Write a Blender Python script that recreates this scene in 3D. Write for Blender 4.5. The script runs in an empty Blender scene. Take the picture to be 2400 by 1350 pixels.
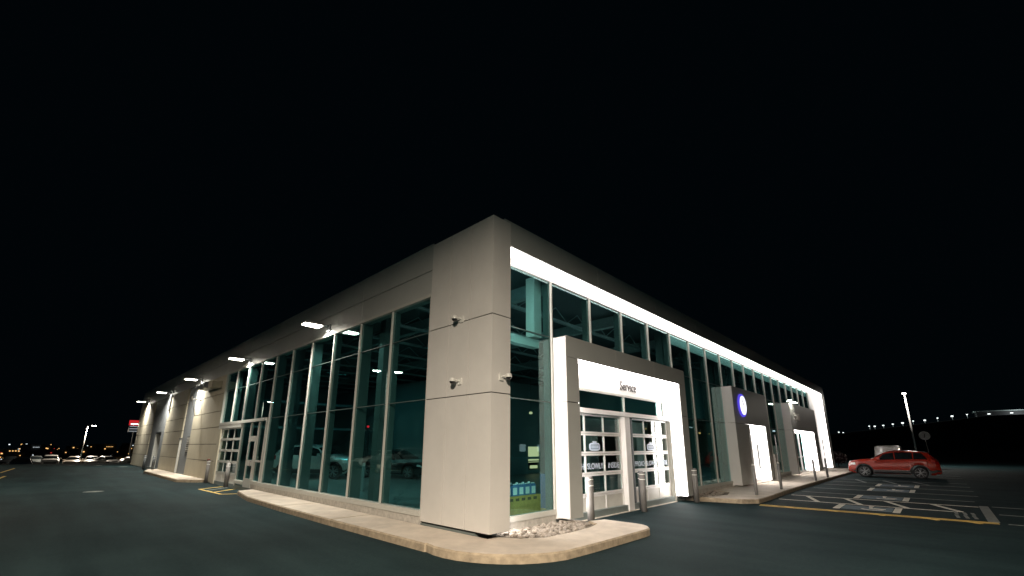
import bpy, bmesh, math, random
from mathutils import Vector, Matrix
random.seed(7)
R = math.radians
S = bpy.context.scene
COL = S.collection

# ------------------------------------------------------------------ camera
cam_d = bpy.data.cameras.new('camera'); cam = bpy.data.objects.new('camera', cam_d); COL.objects.link(cam)
yaw, pitch, roll = R(43.5814), R(13.6926), R(.16)
F = Vector((math.cos(pitch)*math.cos(yaw), math.cos(pitch)*math.sin(yaw), math.sin(pitch)))
rt = Vector((math.sin(yaw), -math.cos(yaw), 0)); up = rt.cross(F)
r2 = math.cos(roll)*rt + math.sin(roll)*up; u2 = -math.sin(roll)*rt + math.cos(roll)*up
M = Matrix((r2, u2, -F)).transposed().to_4x4(); M.translation = Vector((-5.8466, -6.1231, 1.6))
cam.matrix_world = M
cam_d.sensor_width = 36; cam_d.lens = 36*1012.676/2400; cam_d.shift_y = 125/2400
cam_d.clip_start = .05; cam_d.clip_end = 5000
S.camera = cam

# ------------------------------------------------------------------ world: clear night sky
W = bpy.data.worlds.new('World'); S.world = W; W.use_nodes = True
bg = W.node_tree.nodes['Background']
bg.inputs[0].default_value = (.22, .62, .95, 1); bg.inputs[1].default_value = .0020
S.view_settings.view_transform = 'Standard'; S.view_settings.look = 'None'
S.view_settings.exposure = 0; S.view_settings.gamma = 1
cy = S.cycles
cy.use_denoising = True; cy.max_bounces = 8; cy.diffuse_bounces = 3; cy.glossy_bounces = 4
cy.transparent_max_bounces = 24; cy.transmission_bounces = 4
cy.sample_clamp_indirect = 4; cy.sample_clamp_direct = 0; cy.caustics_reflective = False; cy.caustics_refractive = False
try: cy.denoiser = 'OPENIMAGEDENOISE'
except Exception: pass

# ------------------------------------------------------------------ light levels
LOT_W   = 9000.0      # lamp heads over the lot
FLOOD_W = 150.0       # arm floodlights on the side wall
SOFFIT  = 6.0         # luminous soffit / reveal panels
REVEAL  = 22.0
LOTCOL  = (1.0, .855, .69)
LEDCOL  = (1.0, .93, .88)

# ------------------------------------------------------------------ materials
MATS = {}
def nodes(name):
    m = bpy.data.materials.new(name); m.use_nodes = True
    nt = m.node_tree; nt.nodes.clear()
    out = nt.nodes.new('ShaderNodeOutputMaterial'); MATS[name] = m
    return m, nt, out
def mat(name, col, rough=.6, metal=0., var=.12, scale=6., bump=0., bscale=80., spec=.5, coat=0., stretch=(1,1,1), col2=None):
    m, nt, out = nodes(name); N = nt.nodes.new; L = nt.links.new
    p = N('ShaderNodeBsdfPrincipled'); L(p.outputs[0], out.inputs[0])
    p.inputs['Roughness'].default_value = rough; p.inputs['Metallic'].default_value = metal
    p.inputs['Specular IOR Level'].default_value = spec; p.inputs['Coat Weight'].default_value = coat
    tc = N('ShaderNodeTexCoord'); mp = N('ShaderNodeMapping'); mp.inputs['Scale'].default_value = stretch
    geo = N('ShaderNodeNewGeometry'); L(geo.outputs['Position'], mp.inputs[0])
    nz = N('ShaderNodeTexNoise'); nz.inputs['Scale'].default_value = scale; nz.inputs['Detail'].default_value = 6
    nz.inputs['Roughness'].default_value = .65
    L(mp.outputs[0], nz.inputs[0])
    cr = N('ShaderNodeValToRGB'); cr.color_ramp.elements[0].position = .3; cr.color_ramp.elements[1].position = .72
    a = [c*(1-var) for c in col]; b = [min(1, c*(1+var)) for c in (col2 or col)]
    cr.color_ramp.elements[0].color = (*a, 1); cr.color_ramp.elements[1].color = (*b, 1)
    L(nz.outputs[0], cr.inputs[0]); L(cr.outputs[0], p.inputs['Base Color'])
    if bump:
        n2 = N('ShaderNodeTexNoise'); n2.inputs['Scale'].default_value = bscale; n2.inputs['Detail'].default_value = 4
        L(geo.outputs['Position'], n2.inputs[0])
        bp = N('ShaderNodeBump'); bp.inputs['Strength'].default_value = bump; bp.inputs['Distance'].default_value = .01
        L(n2.outputs[0], bp.inputs['Height']); L(bp.outputs[0], p.inputs['Normal'])
    return m
def emat(name, col, s, sample=True):
    m, nt, out = nodes(name)
    e = nt.nodes.new('ShaderNodeEmission'); e.inputs[0].default_value = (*col, 1); e.inputs[1].default_value = s
    nt.links.new(e.outputs[0], out.inputs[0])
    if not sample: m.cycles.emission_sampling = 'NONE'
    return m
def glass(name, tint, ior=1.5, refl=(1,1,1)):
    m, nt, out = nodes(name); N = nt.nodes.new; L = nt.links.new
    t = N('ShaderNodeBsdfTransparent'); t.inputs[0].default_value = (*tint, 1)
    g = N('ShaderNodeBsdfGlossy'); g.inputs[0].default_value = (*refl, 1); g.inputs['Roughness'].default_value = 0.0
    fr = N('ShaderNodeFresnel'); gm = N('ShaderNodeNewGeometry'); mr = N('ShaderNodeMapRange')   # same reflectance from either side of the sheet
    mr.inputs['To Min'].default_value = ior; mr.inputs['To Max'].default_value = 1/ior
    L(gm.outputs['Backfacing'], mr.inputs[0]); L(mr.outputs[0], fr.inputs[0])
    mx = N('ShaderNodeMixShader'); L(fr.outputs[0], mx.inputs[0]); L(t.outputs[0], mx.inputs[1]); L(g.outputs[0], mx.inputs[2])
    L(mx.outputs[0], out.inputs[0]); return m

def asphalt_mat():
    m, nt, out = nodes('asphalt'); N = nt.nodes.new; L = nt.links.new
    p = N('ShaderNodeBsdfPrincipled'); L(p.outputs[0], out.inputs[0]); p.inputs['Roughness'].default_value = .82
    p.inputs['Specular IOR Level'].default_value = .10
    g = N('ShaderNodeNewGeometry')
    big = N('ShaderNodeTexNoise'); big.inputs['Scale'].default_value = .45; big.inputs['Detail'].default_value = 5
    L(g.outputs['Position'], big.inputs[0])
    mp = N('ShaderNodeMapping'); mp.inputs['Rotation'].default_value = (0, 0, R(20)); mp.inputs['Scale'].default_value = (1.6, .16, 1)
    L(g.outputs['Position'], mp.inputs[0])
    st = N('ShaderNodeTexNoise'); st.inputs['Scale'].default_value = 1.1; st.inputs['Detail'].default_value = 4; L(mp.outputs[0], st.inputs[0])
    fine = N('ShaderNodeTexNoise'); fine.inputs['Scale'].default_value = 26; fine.inputs['Detail'].default_value = 5; fine.inputs['Roughness'].default_value = .8
    L(g.outputs['Position'], fine.inputs[0])
    def mix(a, b, f):
        x = N('ShaderNodeMath'); x.operation = 'MULTIPLY_ADD'; L(b, x.inputs[0]); x.inputs[1].default_value = f; L(a, x.inputs[2]); return x.outputs[0]
    z = N('ShaderNodeValue'); z.outputs[0].default_value = 0
    v = mix(mix(mix(z.outputs[0], big.outputs[0], .30), st.outputs[0], .30), fine.outputs[0], .40)
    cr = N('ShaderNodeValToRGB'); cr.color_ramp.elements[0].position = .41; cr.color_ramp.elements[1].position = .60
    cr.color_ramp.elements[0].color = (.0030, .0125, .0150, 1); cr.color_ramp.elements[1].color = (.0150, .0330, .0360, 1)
    L(v, cr.inputs[0]); L(cr.outputs[0], p.inputs['Base Color'])
    ag = N('ShaderNodeTexVoronoi'); ag.inputs['Scale'].default_value = 90; L(g.outputs['Position'], ag.inputs[0])
    b = N('ShaderNodeBump'); b.inputs['Strength'].default_value = .5; b.inputs['Distance'].default_value = .006
    L(ag.outputs[0], b.inputs['Height']); L(b.outputs[0], p.inputs['Normal'])
    return m
asphalt_mat()
mat('cladding', (.60, .585, .555), .38, var=.05, scale=1.2, bump=.05, bscale=14)
mat('cladding_white', (.78, .765, .75), .35, var=.03, scale=1.2)
mat('backing', (.05, .05, .05), .8)
mat('fascia', (.43, .44, .42), .42, var=.05, scale=1.0, bump=.05, bscale=10)
mat('mullion', (.50, .50, .46), .42, metal=.0, var=.04)
mat('transom', (.06, .09, .085), .5, var=.05)
mat('fin', (.085, .12, .115), .5, var=.05)
mat('concrete_panel', (.47, .43, .33), .75, var=.09, scale=1.4, bump=.12, bscale=30, stretch=(1, 1, .6))
mat('siding', (.20, .215, .225), .45, metal=.3, var=.08, scale=3)
mat('louver', (.30, .29, .26), .5)
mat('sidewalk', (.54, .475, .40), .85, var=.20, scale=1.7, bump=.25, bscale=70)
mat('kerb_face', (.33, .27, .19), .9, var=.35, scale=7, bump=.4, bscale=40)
mat('block', (.46, .44, .40), .85, var=.25, scale=9, bump=.3, bscale=50)
mat('steel', (.23, .225, .22), .45, metal=.15, var=.10, scale=8)
mat('bollard_grey', (.17, .163, .155), .6, var=.10, scale=8)
mat('steel_dark', (.10, .11, .115), .5, metal=.3, var=.15)
mat('tape', (.80, .80, .76), .4, var=.05)
mat('door_panel', (.62, .60, .55), .45, var=.06, scale=4)
mat('stone', (.30, .265, .225), .85, var=.45, scale=9, bump=.3, bscale=40)
mat('gravel', (.17, .145, .115), .95, var=.5, scale=40, bump=.6, bscale=60)
mat('grass', (.012, .022, .016), .95, var=.4, scale=.2)
mat('paint_white', (.60, .58, .50), .8, var=.40, scale=9)
mat('paint_faint', (.15, .165, .155), .85, var=.45, scale=6)
mat('paint_yellow', (.62, .42, .10), .8, var=.30, scale=9)
mat('paint_blue', (.09, .135, .165), .85, var=.5, scale=5)
mat('letter_dark', (.05, .045, .045), .5)
mat('letter_light', (.72, .68, .66), .35)
mat('decal', (.70, .80, .95), .5, var=.05)
mat('decal_blue', (.24, .34, .46), .5, var=.05)
mat('interior_floor', (.16, .19, .18), .5, var=.15, scale=1)
mat('interior_wall', (.26, .33, .32), .8, var=.08, scale=.7)
mat('interior_roof', (.05, .075, .08), .8, var=.1)
mat('joist', (.22, .29, .29), .6, var=.1)
mat('roller', (.86, .87, .82), .8, var=.02)
mat('blind', (.62, .64, .60), .8, var=.03)
mat('carton', (.60, .36, .10), .8, var=.14, scale=9)
mat('jug_blue', (.07, .16, .32), .35, var=.1)
mat('jug_label', (.72, .76, .74), .5, var=.05)
mat('rubber', (.012, .012, .013), .8)
mat('alloy', (.20, .205, .21), .35, metal=.4)
mat('trim_black', (.02, .02, .021), .5)
mat('car_glass', (.012, .016, .018), .04, spec=.8)
mat('headlight', (.75, .78, .78), .12, spec=.9)
mat('taillight', (.30, .01, .01), .15, spec=.9)
mat('chrome', (.8, .8, .8), .12, metal=1.0)
PAINT = {'red': (.33, .020, .008), 'white': (.72, .71, .68), 'silver': (.46, .47, .46), 'navy': (.015, .035, .05), 'black': (.015, .017, .018), 'grey': (.16, .18, .18), 'cream': (.66, .58, .48)}
for k, c in PAINT.items(): mat('paint_' + k + '_car', c, .28, metal=.25 if k in ('silver', 'grey', 'navy') else 0, var=.04, coat=.7)
mat('bark', (.06, .045, .03), .9); mat('leaf_red', (.10, .035, .04), .7, var=.4, scale=12)
mat('brick_red', (.16, .055, .04), .85, var=.2, scale=3)
mat('roof_dark', (.035, .04, .042), .8)
mat('dome_white', (.6, .6, .56), .4); mat('dome_black', (.01, .01, .012), .12, spec=.8)
mat('sign_grey', (.30, .32, .33), .45, metal=.4)
mat('wood', (.16, .10, .05), .8, var=.2)
glass('glass', (.65, .84, .84), 1.55, (.82, 1, .98))
glass('door_glass', (.82, .90, .89), 1.5)
glass('clear_glass', (.9, .95, .95), 1.45)
emat('led', LEDCOL, SOFFIT)
emat('led_reveal', LEDCOL, REVEAL)
emat('led_portal', LEDCOL, 15.0)
emat('lens', (1, .93, .80), 30, False)
emat('lens_far', (1, .92, .78), 9, False)
emat('emblem_white', (.96, .95, 1), 1.3)
emat('emblem_blue', (.10, .07, .75), 1.0)
emat('office_light', (1, .80, .42), .95)
emat('red_lamp', (1, .02, .03), 1.3, False)
emat('town_orange', (1, .55, .18), 1.5, False); emat('town_white', (.85, .95, 1), 1.3, False); emat('town_red', (1, .06, .05), .5, False)
emat('sign_red', (.75, .03, .035), .75, False); emat('sign_white', (.8, .85, .9), .35, False)

# ------------------------------------------------------------------ mesh helpers
class MB:
    def __init__(s): s.v = []; s.f = []; s.m = []
    def add(s, vs, fs, mi=0):
        o = len(s.v); s.v += [tuple(v) for v in vs]; s.f += [tuple(i+o for i in f) for f in fs]; s.m += [mi]*len(fs); return s
    def box(s, x0, x1, y0, y1, z0, z1, mi=0):
        return s.add([(x0,y0,z0),(x1,y0,z0),(x1,y1,z0),(x0,y1,z0),(x0,y0,z1),(x1,y0,z1),(x1,y1,z1),(x0,y1,z1)],
                     [(0,3,2,1),(4,5,6,7),(0,1,5,4),(1,2,6,5),(2,3,7,6),(3,0,4,7)], mi)
    def cyl(s, p, q, r0, r1=None, n=12, mi=0, cap=True):
        r1 = r0 if r1 is None else r1; p = Vector(p); q = Vector(q); d = (q-p).normalized()
        a = d.orthogonal().normalized(); b = d.cross(a); vs = []
        for c, r in ((p, r0), (q, r1)):
            for i in range(n):
                t = 2*math.pi*i/n; vs.append(c + a*r*math.cos(t) + b*r*math.sin(t))
        fs = [(i, (i+1) % n, n+(i+1) % n, n+i) for i in range(n)]
        if cap: fs += [tuple(range(n-1, -1, -1)), tuple(range(n, 2*n))]
        return s.add(vs, fs, mi)
    def prism(s, poly, z0, z1, ch=0., mi=0, mside=None):
        n = len(poly); A = sum(poly[i][0]*poly[(i+1) % n][1]-poly[(i+1) % n][0]*poly[i][1] for i in range(n))
        if A < 0: poly = poly[::-1]
        ins = []
        for i in range(n):
            p0, p1, p2 = Vector(poly[i-1]), Vector(poly[i]), Vector(poly[(i+1) % n])
            d1 = (p1-p0).normalized(); d2 = (p2-p1).normalized(); nn = Vector((-d1.y-d2.y, d1.x+d2.x))
            k = max(.35, 1+d1.dot(d2)); ins.append(p1 + nn*(ch/k))
        vs = [(x, y, z0) for x, y in poly] + [(x, y, z1-ch) for x, y in poly] + [(p.x, p.y, z1) for p in ins]
        sd = mi if mside is None else mside
        s.add(vs, [tuple(range(2*n, 3*n))], mi)
        o = len(s.v)-3*n
        for a in (0, n) if ch else (0,):
            for i in range(n):
                j = (i+1) % n; s.f.append((o+a+i, o+a+j, o+a+n+j, o+a+n+i)); s.m.append(sd)
        if not ch:
            for i in range(n):
                j = (i+1) % n; s.f.append((o+n+i, o+n+j, o+2*n+j, o+2*n+i)); s.m.append(sd)
        return s
    def mesh(s, name, mats, smooth=False):
        me = bpy.data.meshes.new(name); me.from_pydata(s.v, [], s.f)
        for m in (mats if isinstance(mats, (list, tuple)) else [mats]): me.materials.append(MATS[m])
        for p, i in zip(me.polygons, s.m): p.material_index = i; p.use_smooth = smooth
        me.update(); return me
    def obj(s, name, mats, parent=None, smooth=False):
        return link(name, s.mesh(name, mats, smooth), parent)
def link(name, data, parent=None):
    o = bpy.data.objects.new(name, data); COL.objects.link(o)
    if parent is not None: o.parent = parent
    return o
def tag(o, label, cat, group=None):
    o['label'] = label; o['category'] = cat
    if group: o['group'] = group
    return o
def empty(name, loc=(0,0,0), rz=0, label=None, cat=None, group=None):
    o = link(name, None); o.location = loc; o.rotation_euler = (0, 0, rz); o.empty_display_size = .3
    if label: tag(o, label, cat, group)
    return o
def struct(o): o['kind'] = 'structure'; return o
def copy_tree(o, parent=None):
    c = o.copy(); COL.objects.link(c); c.parent = parent
    for ch in [k for k in ALLCH.get(o.name, [])] or list(o.children): copy_tree(ch, c)
    return c
ALLCH = {}
def B(name, m, parent, x0, x1, y0, y1, z0, z1): return MB().box(x0, x1, y0, y1, z0, z1).obj(name, m, parent)
def text_mesh(name, body, size, depth, m, sx=1.0):
    cu = bpy.data.curves.new('t', 'FONT'); cu.body = body; cu.size = size; cu.extrude = depth; cu.align_x = 'CENTER'; cu.align_y = 'CENTER'
    cu.resolution_u = 3
    t = bpy.data.objects.new('t', cu); COL.objects.link(t); bpy.context.view_layer.update()
    me = bpy.data.meshes.new_from_object(t.evaluated_get(bpy.context.evaluated_depsgraph_get()))
    bpy.data.objects.remove(t); me.materials.clear(); me.materials.append(MATS[m]); me.name = name
    for v in me.vertices: v.co.x *= sx
    return me
def area(name, parent, loc, w, size, col, shape='DISK', size_y=None, rot=(0,0,0), spread=None):
    l = bpy.data.lights.new(name, 'AREA'); l.energy = w; l.shape = shape; l.size = size; l.color = col
    if size_y: l.size_y = size_y
    if spread: l.spread = spread
    o = link(name, l, parent); o.location = loc; o.rotation_euler = rot; return o

# ------------------------------------------------------------------ ground
G = -.17                       # lot level; building floor is 0, pavement top -.03
LOW = -1.40                    # lower lot beyond the crest
def sm(a, b, t): t = max(0, min(1, (t-a)/(b-a))); return t*t*(3-2*t)
def terrain(x, y):
    z = -.4 - 1.6*sm(57, 61, y) - 8*sm(150, 380, y)
    d = math.hypot(x+5.8, y+6.1); az = math.degrees(math.atan2(y+6.1, x+5.8))
    if x > 0:
        rid = 22.5 - .9*abs(az+4) if az > -4 else 22.5
        rid = max(2, rid) * sm(120, 440, d) * (1-sm(18, 45, az)) * (1-sm(20, 60, -az))
        z += rid
    if y < 0: z += 15*sm(120, 500, d)*sm(20, 60, -az if x > 0 else 60)
    return z
mb = MB(); n = 110; ext = 1400
def gp(i): t = 2*i/n-1; return ext*math.copysign(abs(t)**2.2, t)
vs = [(gp(i), gp(j), terrain(gp(i), gp(j))) for j in range(n+1) for i in range(n+1)]
fs = [(j*(n+1)+i, j*(n+1)+i+1, (j+1)*(n+1)+i+1, (j+1)*(n+1)+i) for j in range(n) for i in range(n)]
struct(mb.add(vs, fs).obj('ground', 'grass', smooth=True))
lot = struct(MB().box(-60, 104, -46, 57, -.39, G).obj('parking_lot', 'asphalt'))
struct(MB().box(-60, 60, 60, 125, LOW-.12, LOW).obj('lower_parking_lot', 'asphalt'))

# pavements with rounded corners and a real kerb step
def arc(cx, cy, r, a0, a1, n=8): return [(cx+r*math.cos(R(a0+(a1-a0)*i/n)), cy+r*math.sin(R(a0+(a1-a0)*i/n))) for i in range(n+1)]
PT = -.03
walk = struct(empty('sidewalk'))
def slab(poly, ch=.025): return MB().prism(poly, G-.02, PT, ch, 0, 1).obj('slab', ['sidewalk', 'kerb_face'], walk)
slab([(-1.04, 4.2), (-1.02, .55)] + arc(-.02+.65, -.02-.0+.12, 1.68, 165, 258, 10) + [(1.0, -1.58), (2.75, -1.60)] + arc(2.92, -1.10, .50, -90, 0, 6)
     + [(3.40, -.30), (2.95, -.16), (2.75, -.50), (2.3, -.62), (1.5, -.66), (.85, -.62), (.45, -.36), (.25, .02), (.012, .05), (.012, 4.2)])
for a, b in ((4.21, 7.4), (7.41, 10.6), (10.61, 13.2)):
    xo = [-1.04, -1.02, -.93, -.72]; k = (4.21, 7.41, 10.61).index(a)
    slab([(xo[k], a), (.012, a), (.012, b), (xo[k+1], b)] if b < 13 else [(xo[k], a), (.012, a), (.012, b), (-.25, b), (-.60, b-.25)])
for a, b in ((20.6, 24.5), (24.51, 28.4), (28.41, 32.3), (32.31, 34.6)):
    slab([(-1.0, a), (.012, a), (.012, b), (-1.0, b)] if 21 < a < 32 else ([(-.3, a), (.012, a), (.012, b), (-1.0, b), (-1.0, a+1.0)] if a < 21 else [(-1.0, a), (.012, a), (.012, b), (-.5, b)]))
edge = [(9.75, -.50), (9.95, -1.35), (10.4, -1.72), (12.2, -1.72), (14.5, -1.55), (17, -1.45), (21, -1.62), (26, -1.62), (31, -1.62), (36, -1.62), (41, -1.2)]
cut = [10.4, 14.5, 17, 21, 26, 31, 36]
slab([(9.62, -.12), (9.75, -.50), (9.95, -1.35), (10.4, -1.72), (12.2, -1.72), (12.9, -1.68), (12.9, .40), (12.4, .40), (12.2, -.25), (11.0, -.55), (10.2, -.35)])
for a, b in ((12.91, 16.4), (16.41, 19.9), (19.91, 23.4), (23.41, 26.9), (26.91, 30.4), (30.41, 33.9), (33.91, 39.4)):
    ya = -1.68 if a < 13 else -1.60; slab([(a, ya), (b, -1.60), (b, .40), (a, .40)])

# stone beds
def stone_mesh(i):
    bm = bmesh.new(); bmesh.ops.create_icosphere(bm, subdivisions=1, radius=1)
    rr = random.Random(i)
    for v in bm.verts: v.co *= rr.uniform(.72, 1.12)
    for v in bm.verts: v.co.z *= .62; v.co.x *= 1.15
    me = bpy.data.meshes.new('stone'); bm.to_mesh(me); bm.free(); me.materials.append(MATS['stone']); return me
SM = [stone_mesh(i) for i in range(7)]
bed = struct(MB().prism([(.25, .02), (.45, -.36), (.85, -.62), (1.5, -.66), (2.3, -.62), (2.75, -.50), (3.1, -.14), (3.1, .38), (.3, .38)], G-.02, -.075).obj('stone_bed', 'gravel'))
bed2 = struct(MB().prism([(9.62, -.12), (10.2, -.35), (11.0, -.55), (12.2, -.25), (12.4, .38), (9.6, .38)], G-.02, -.06).obj('stone_bed', 'gravel'))
def scatter(bd, n, fx, fy, s0, s1, z):
    for i in range(n):
        x = random.uniform(*fx); y = random.uniform(*fy(x)); s = random.uniform(s0, s1)
        o = link('stone', random.choice(SM), bd); o.location = (x, y, z + s*.25 + random.uniform(0, .02)); o.scale = (s, s, s)
        o.rotation_euler = (random.uniform(-.4, .4), random.uniform(-.4, .4), random.uniform(0, 6.3))
scatter(bed, 300, (.62, 2.75), lambda x: (-.58 if 1 < x < 2.4 else -.38, .33), .028, .066, -.075)
scatter(bed2, 70, (9.8, 12.2), lambda x: (-.25 if x < 10.6 else -.40+.28*(x-10.6)/1.6, .33), .03, .055, -.06)

# painted markings, children of the lot
def stripe(x0, y0, x1, y1, w, m, z=.004, name='painted_line'):
    d = Vector((x1-x0, y1-y0)).normalized(); nn = Vector((-d.y, d.x))*w/2
    p = [(x0+nn.x, y0+nn.y, G+z), (x1+nn.x, y1+nn.y, G+z), (x1-nn.x, y1-nn.y, G+z), (x0-nn.x, y0-nn.y, G+z)]
    b = [(x, y, G-.002) for x, y, _ in p]
    return MB().add(p+b, [(3,2,1,0),(0,1,5,4),(1,2,6,5),(2,3,7,6),(3,0,4,7)]).obj(name, m, lot)
stripe(10.17, -1.80, 10.38, -6.95, .10, 'paint_yellow'); stripe(9.93, -1.85, 10.20, -6.95, .08, 'paint_yellow', .0045)
for y in (-2.6, -3.7, -4.7, -5.75, -6.5): stripe(10.22, y+.14, 9.96, y-.14, .10, 'paint_yellow', .008)
for x, y1 in ((12.35, -6.3), (14.25, -6.8), (16.1, -6.8), (18.55, -7), (21.2, -7), (23.8, -7), (26.4, -7), (31.8, -7), (34.5, -7)):
    stripe(x, -1.84, x, y1, .10, 'paint_white' if x < 15 else 'paint_faint')
for x in (10.3, 12.4, 14.6): stripe(x, -7.1, x-.1, -12.5, .10, 'paint_faint')
for y in (-2.35, -3.5, -4.6, -5.75): stripe(14.22, y, 12.42, y-.62, .12, 'paint_white', .008)
for x in (24.0,): 
    for y in (-2.6, -3.8, -5.0): stripe(x+2.2, y, x+.1, y-.6, .12, 'paint_faint', .008)
stripe(14.6, -6.92, 10.45, -6.88, .20, 'paint_faint', .008)
def box_mark(x0, x1, y0, y1):
    MB().box(x0+.08, x1-.08, y1+.1, y0-.1, G-.002, G+.0035).obj('painted_symbol', 'paint_blue', lot)
    stripe(x0, y0, x1, y0, .16, 'paint_white', .008); stripe(x0, y1, x1, y1, .16, 'paint_white', .008)
    cx, cyy = (x0+x1)/2, (y0+y1)/2
    # wheelchair figure: open wheel, back and leg strokes, head
    for k in range(9):
        a0, a1 = R(100+k*28), R(100+k*28+28)
        stripe(cx-.15+.24*math.cos(a0), cyy-.12+.24*math.sin(a0), cx-.15+.24*math.cos(a1), cyy-.12+.24*math.sin(a1), .06, 'paint_white', .009)
    stripe(cx+.42, cyy-.05, cx-.02, cyy-.08, .08, 'paint_white', .010); stripe(cx-.02, cyy-.08, cx-.05, cyy-.42, .08, 'paint_white', .011)
    stripe(cx+.50, cyy-.05, cx+.62, cyy-.05, .12, 'paint_white', .010)
for a in ((10.85, 12.1, -3.68, -5.05), (14.65, 16.0, -3.77, -5.1), (21.7, 23.3, -3.85, -5.22), (18.7, 20.2, -3.8, -5.15)): box_mark(*a)
for y in (-6.25, -6.42, -6.58): stripe(12.3, y, 11.75, y-.02, .07, 'paint_faint', .006); stripe(11.6, y, 10.9, y-.03, .07, 'paint_faint', .006)
# yellow hatched box at the side door
for a in ((-1.05, 16.5, -.95, 13.6), (-1.05, 16.5, .0, 17.2), (-.95, 13.6, -.45, 13.35)): stripe(*a, .10, 'paint_yellow', .004)
for y in (14.6, 15.6): stripe(-1.0, y, -.02, y+.9, .10, 'paint_yellow' if y < 15 else 'paint_faint', .008)
for i in range(7): stripe(-16+0*i, 24+i*2.9, -11, 24+i*2.9, .1, 'paint_yellow')
stripe(-7.55, 38.6, -7.15, 46.6, .11, 'paint_yellow'); stripe(-7.3, 30.2, -7.12, 33.8, .11, 'paint_yellow')
for x, y in ((-2.2, 49.2), (-.9, 44.6), (-4.2, 18.2), (-3.9, 50.5)): MB().prism(arc(x, y, .32, 0, 345, 9), G-.002, G+.003).obj('manhole_cover', 'paint_faint', lot)

# ------------------------------------------------------------------ the building
H = 6.49; L1 = 48.7; R1 = 38.85; GY = .43; GX = .07
bld = empty('dealership_building', (0,0,0), 0, 'low grey panelled car dealership with tall dark windows and glowing white soffit', 'building')
def P(name, m, *a): return B(name, m, bld, *a)
g = .010
# corner column cladding
ZJ = [.012, 2.64, 4.26, H]; YJ = [0, .70, 1.41, 2.16]
P('column_core', 'backing', .03, .5385, .0315, 2.14, .03, H-.05)
for i in range(3):
    for j in range(3): P('cladding_panel', 'cladding', 0, .028, YJ[j]+(g if j else 0), YJ[j+1]-g, ZJ[i]+(g if i else .03), ZJ[i+1]-(g if i < 2 else 0))
    P('cladding_panel', 'cladding', .028+.0015, .54, .0, .030, ZJ[i]+(g if i else .03), ZJ[i+1]-(g if i < 2 else 0))
# front fascia
x = .54
P('fascia_core', 'backing', .545, R1-.03, .032, .42, 5.98, H-.05)
while x < R1-.5:
    x1 = min(x+3.55, R1) if x+3.55 < R1-1.5 else R1
    P('cladding_panel', 'fascia', x+g, x1-g if x1 < R1 else R1, 0, .03, 5.94, H-.002); x = x1
# luminous soffit
x = .56
while x < 37.7:
    x1 = min(x+1.7675*2, 37.8); P('soffit_light_panel', 'led', x+.002, x1-.002, .034, GY-.06, 5.925, 5.937); x = x1
# end column
P('cladding_panel', 'cladding', 37.83, R1, 0, .03, .04, 5.93)
P('end_column_core', 'backing', 37.86, R1-.02, .032, 1.9, .04, H-.06)
for z0, z1 in ((.04, 2.64), (2.645, 4.26), (4.265, 5.92)): P('reveal_light_panel', 'led', 37.815, 37.828, .02, GY-.05, z0, z1)
# corner column inner reveal, glowing
for z0, z1 in ((.04, 2.64), (2.645, 4.26), (4.265, 5.92)): P('reveal_light_panel', 'led_reveal', .5405, .548, .045, GY-.08, z0, z1)
# roof, rear and end walls, floor
P('roof', 'roof_dark', .05, R1-.05, .06, L1-.05, 6.30, 6.40)
P('parapet_coping', 'fascia', .0, .35, 2.16, L1, H-.001, H+.05) ; P('parapet_coping', 'fascia', .35, R1, 0, .35, H-.0005, H+.049)
P('rear_wall', 'interior_wall', .3, R1, L1-.3, L1, -.1, H)
P('end_wall', 'concrete_panel', R1-.32, R1-.02, 1.95, L1-.31, -.1, H)
P('floor', 'interior_floor', .02, R1-.4, .45, L1-.31, -.25, -.001)
P('ceiling', 'interior_roof', .30, R1-.4, .62, L1-.31, 6.05, 6.10)

# ---- left side: fascia, curtain wall
FB = 5.2
for z0, z1 in ((FB, 5.83), (5.83, H)):
    y = 2.16
    while y < L1-.1:
        y1 = min(y+3.48, L1); P('cladding_panel', 'fascia', .012, .045, y+g, y1-g, z0+(g if z0 > FB else 0), z1-(g if z1 < H else 0)); y = y1
P('fascia_core', 'backing', .047, .28, 2.17, L1, FB+.02, H-.05)
P('fascia_soffit', 'mullion', .0, .28, 2.17, 19.55, FB-.06, FB+.018)
YM = [2.19 + i*1.737 for i in range(11)]     # 2.19 .. 19.56
SILL = .20
def mull_l(y, z0, z1, w=.034): P('mullion', 'mullion', .018, GX-.006, y-w/2, y+w/2, z0, z1); 
def fin_l(y, z0, z1, d, w=.06): P('mullion_fin', 'fin', GX+.012, GX+d, y-w/2, y+w/2, z0, z1)
for i, y in enumerate(YM):
    low = SILL if i <= 6 else (0. if i == 10 else 2.64)
    mull_l(y, low, FB-.062); fin_l(y, low if low else 2.6, FB, .20 if i % 2 else .32, .06 if i % 2 else .12)
for i in range(10):
    y0, y1 = YM[i]+.03, YM[i+1]-.03
    zs = [SILL+.06, 2.66, 4.26, FB-.07] if i < 6 else [2.70, 4.26, FB-.07]
    for k in range(len(zs)-1): P('window_pane', 'glass', GX-.005, GX+.005, y0-.02, y1+.02, zs[k]+.012, zs[k+1]-.012)
    for z in zs[1:-1]: P('transom', 'transom', GX-.01, GX+.06, y0, y1, z-.009, z+.009)
P('sill', 'mullion', -.025, .16, 2.17, 12.86, SILL-.07, SILL+.05)
P('transom', 'mullion', -.02, .12, 12.86, 19.60, 2.58, 2.70)
y = 2.17
while y < 12.8:
    y1 = min(y+.62, 12.86); P('base_block', 'block', .0, .2, y+.004, y1-.004, -.06, SILL-.072); y = y1
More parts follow.
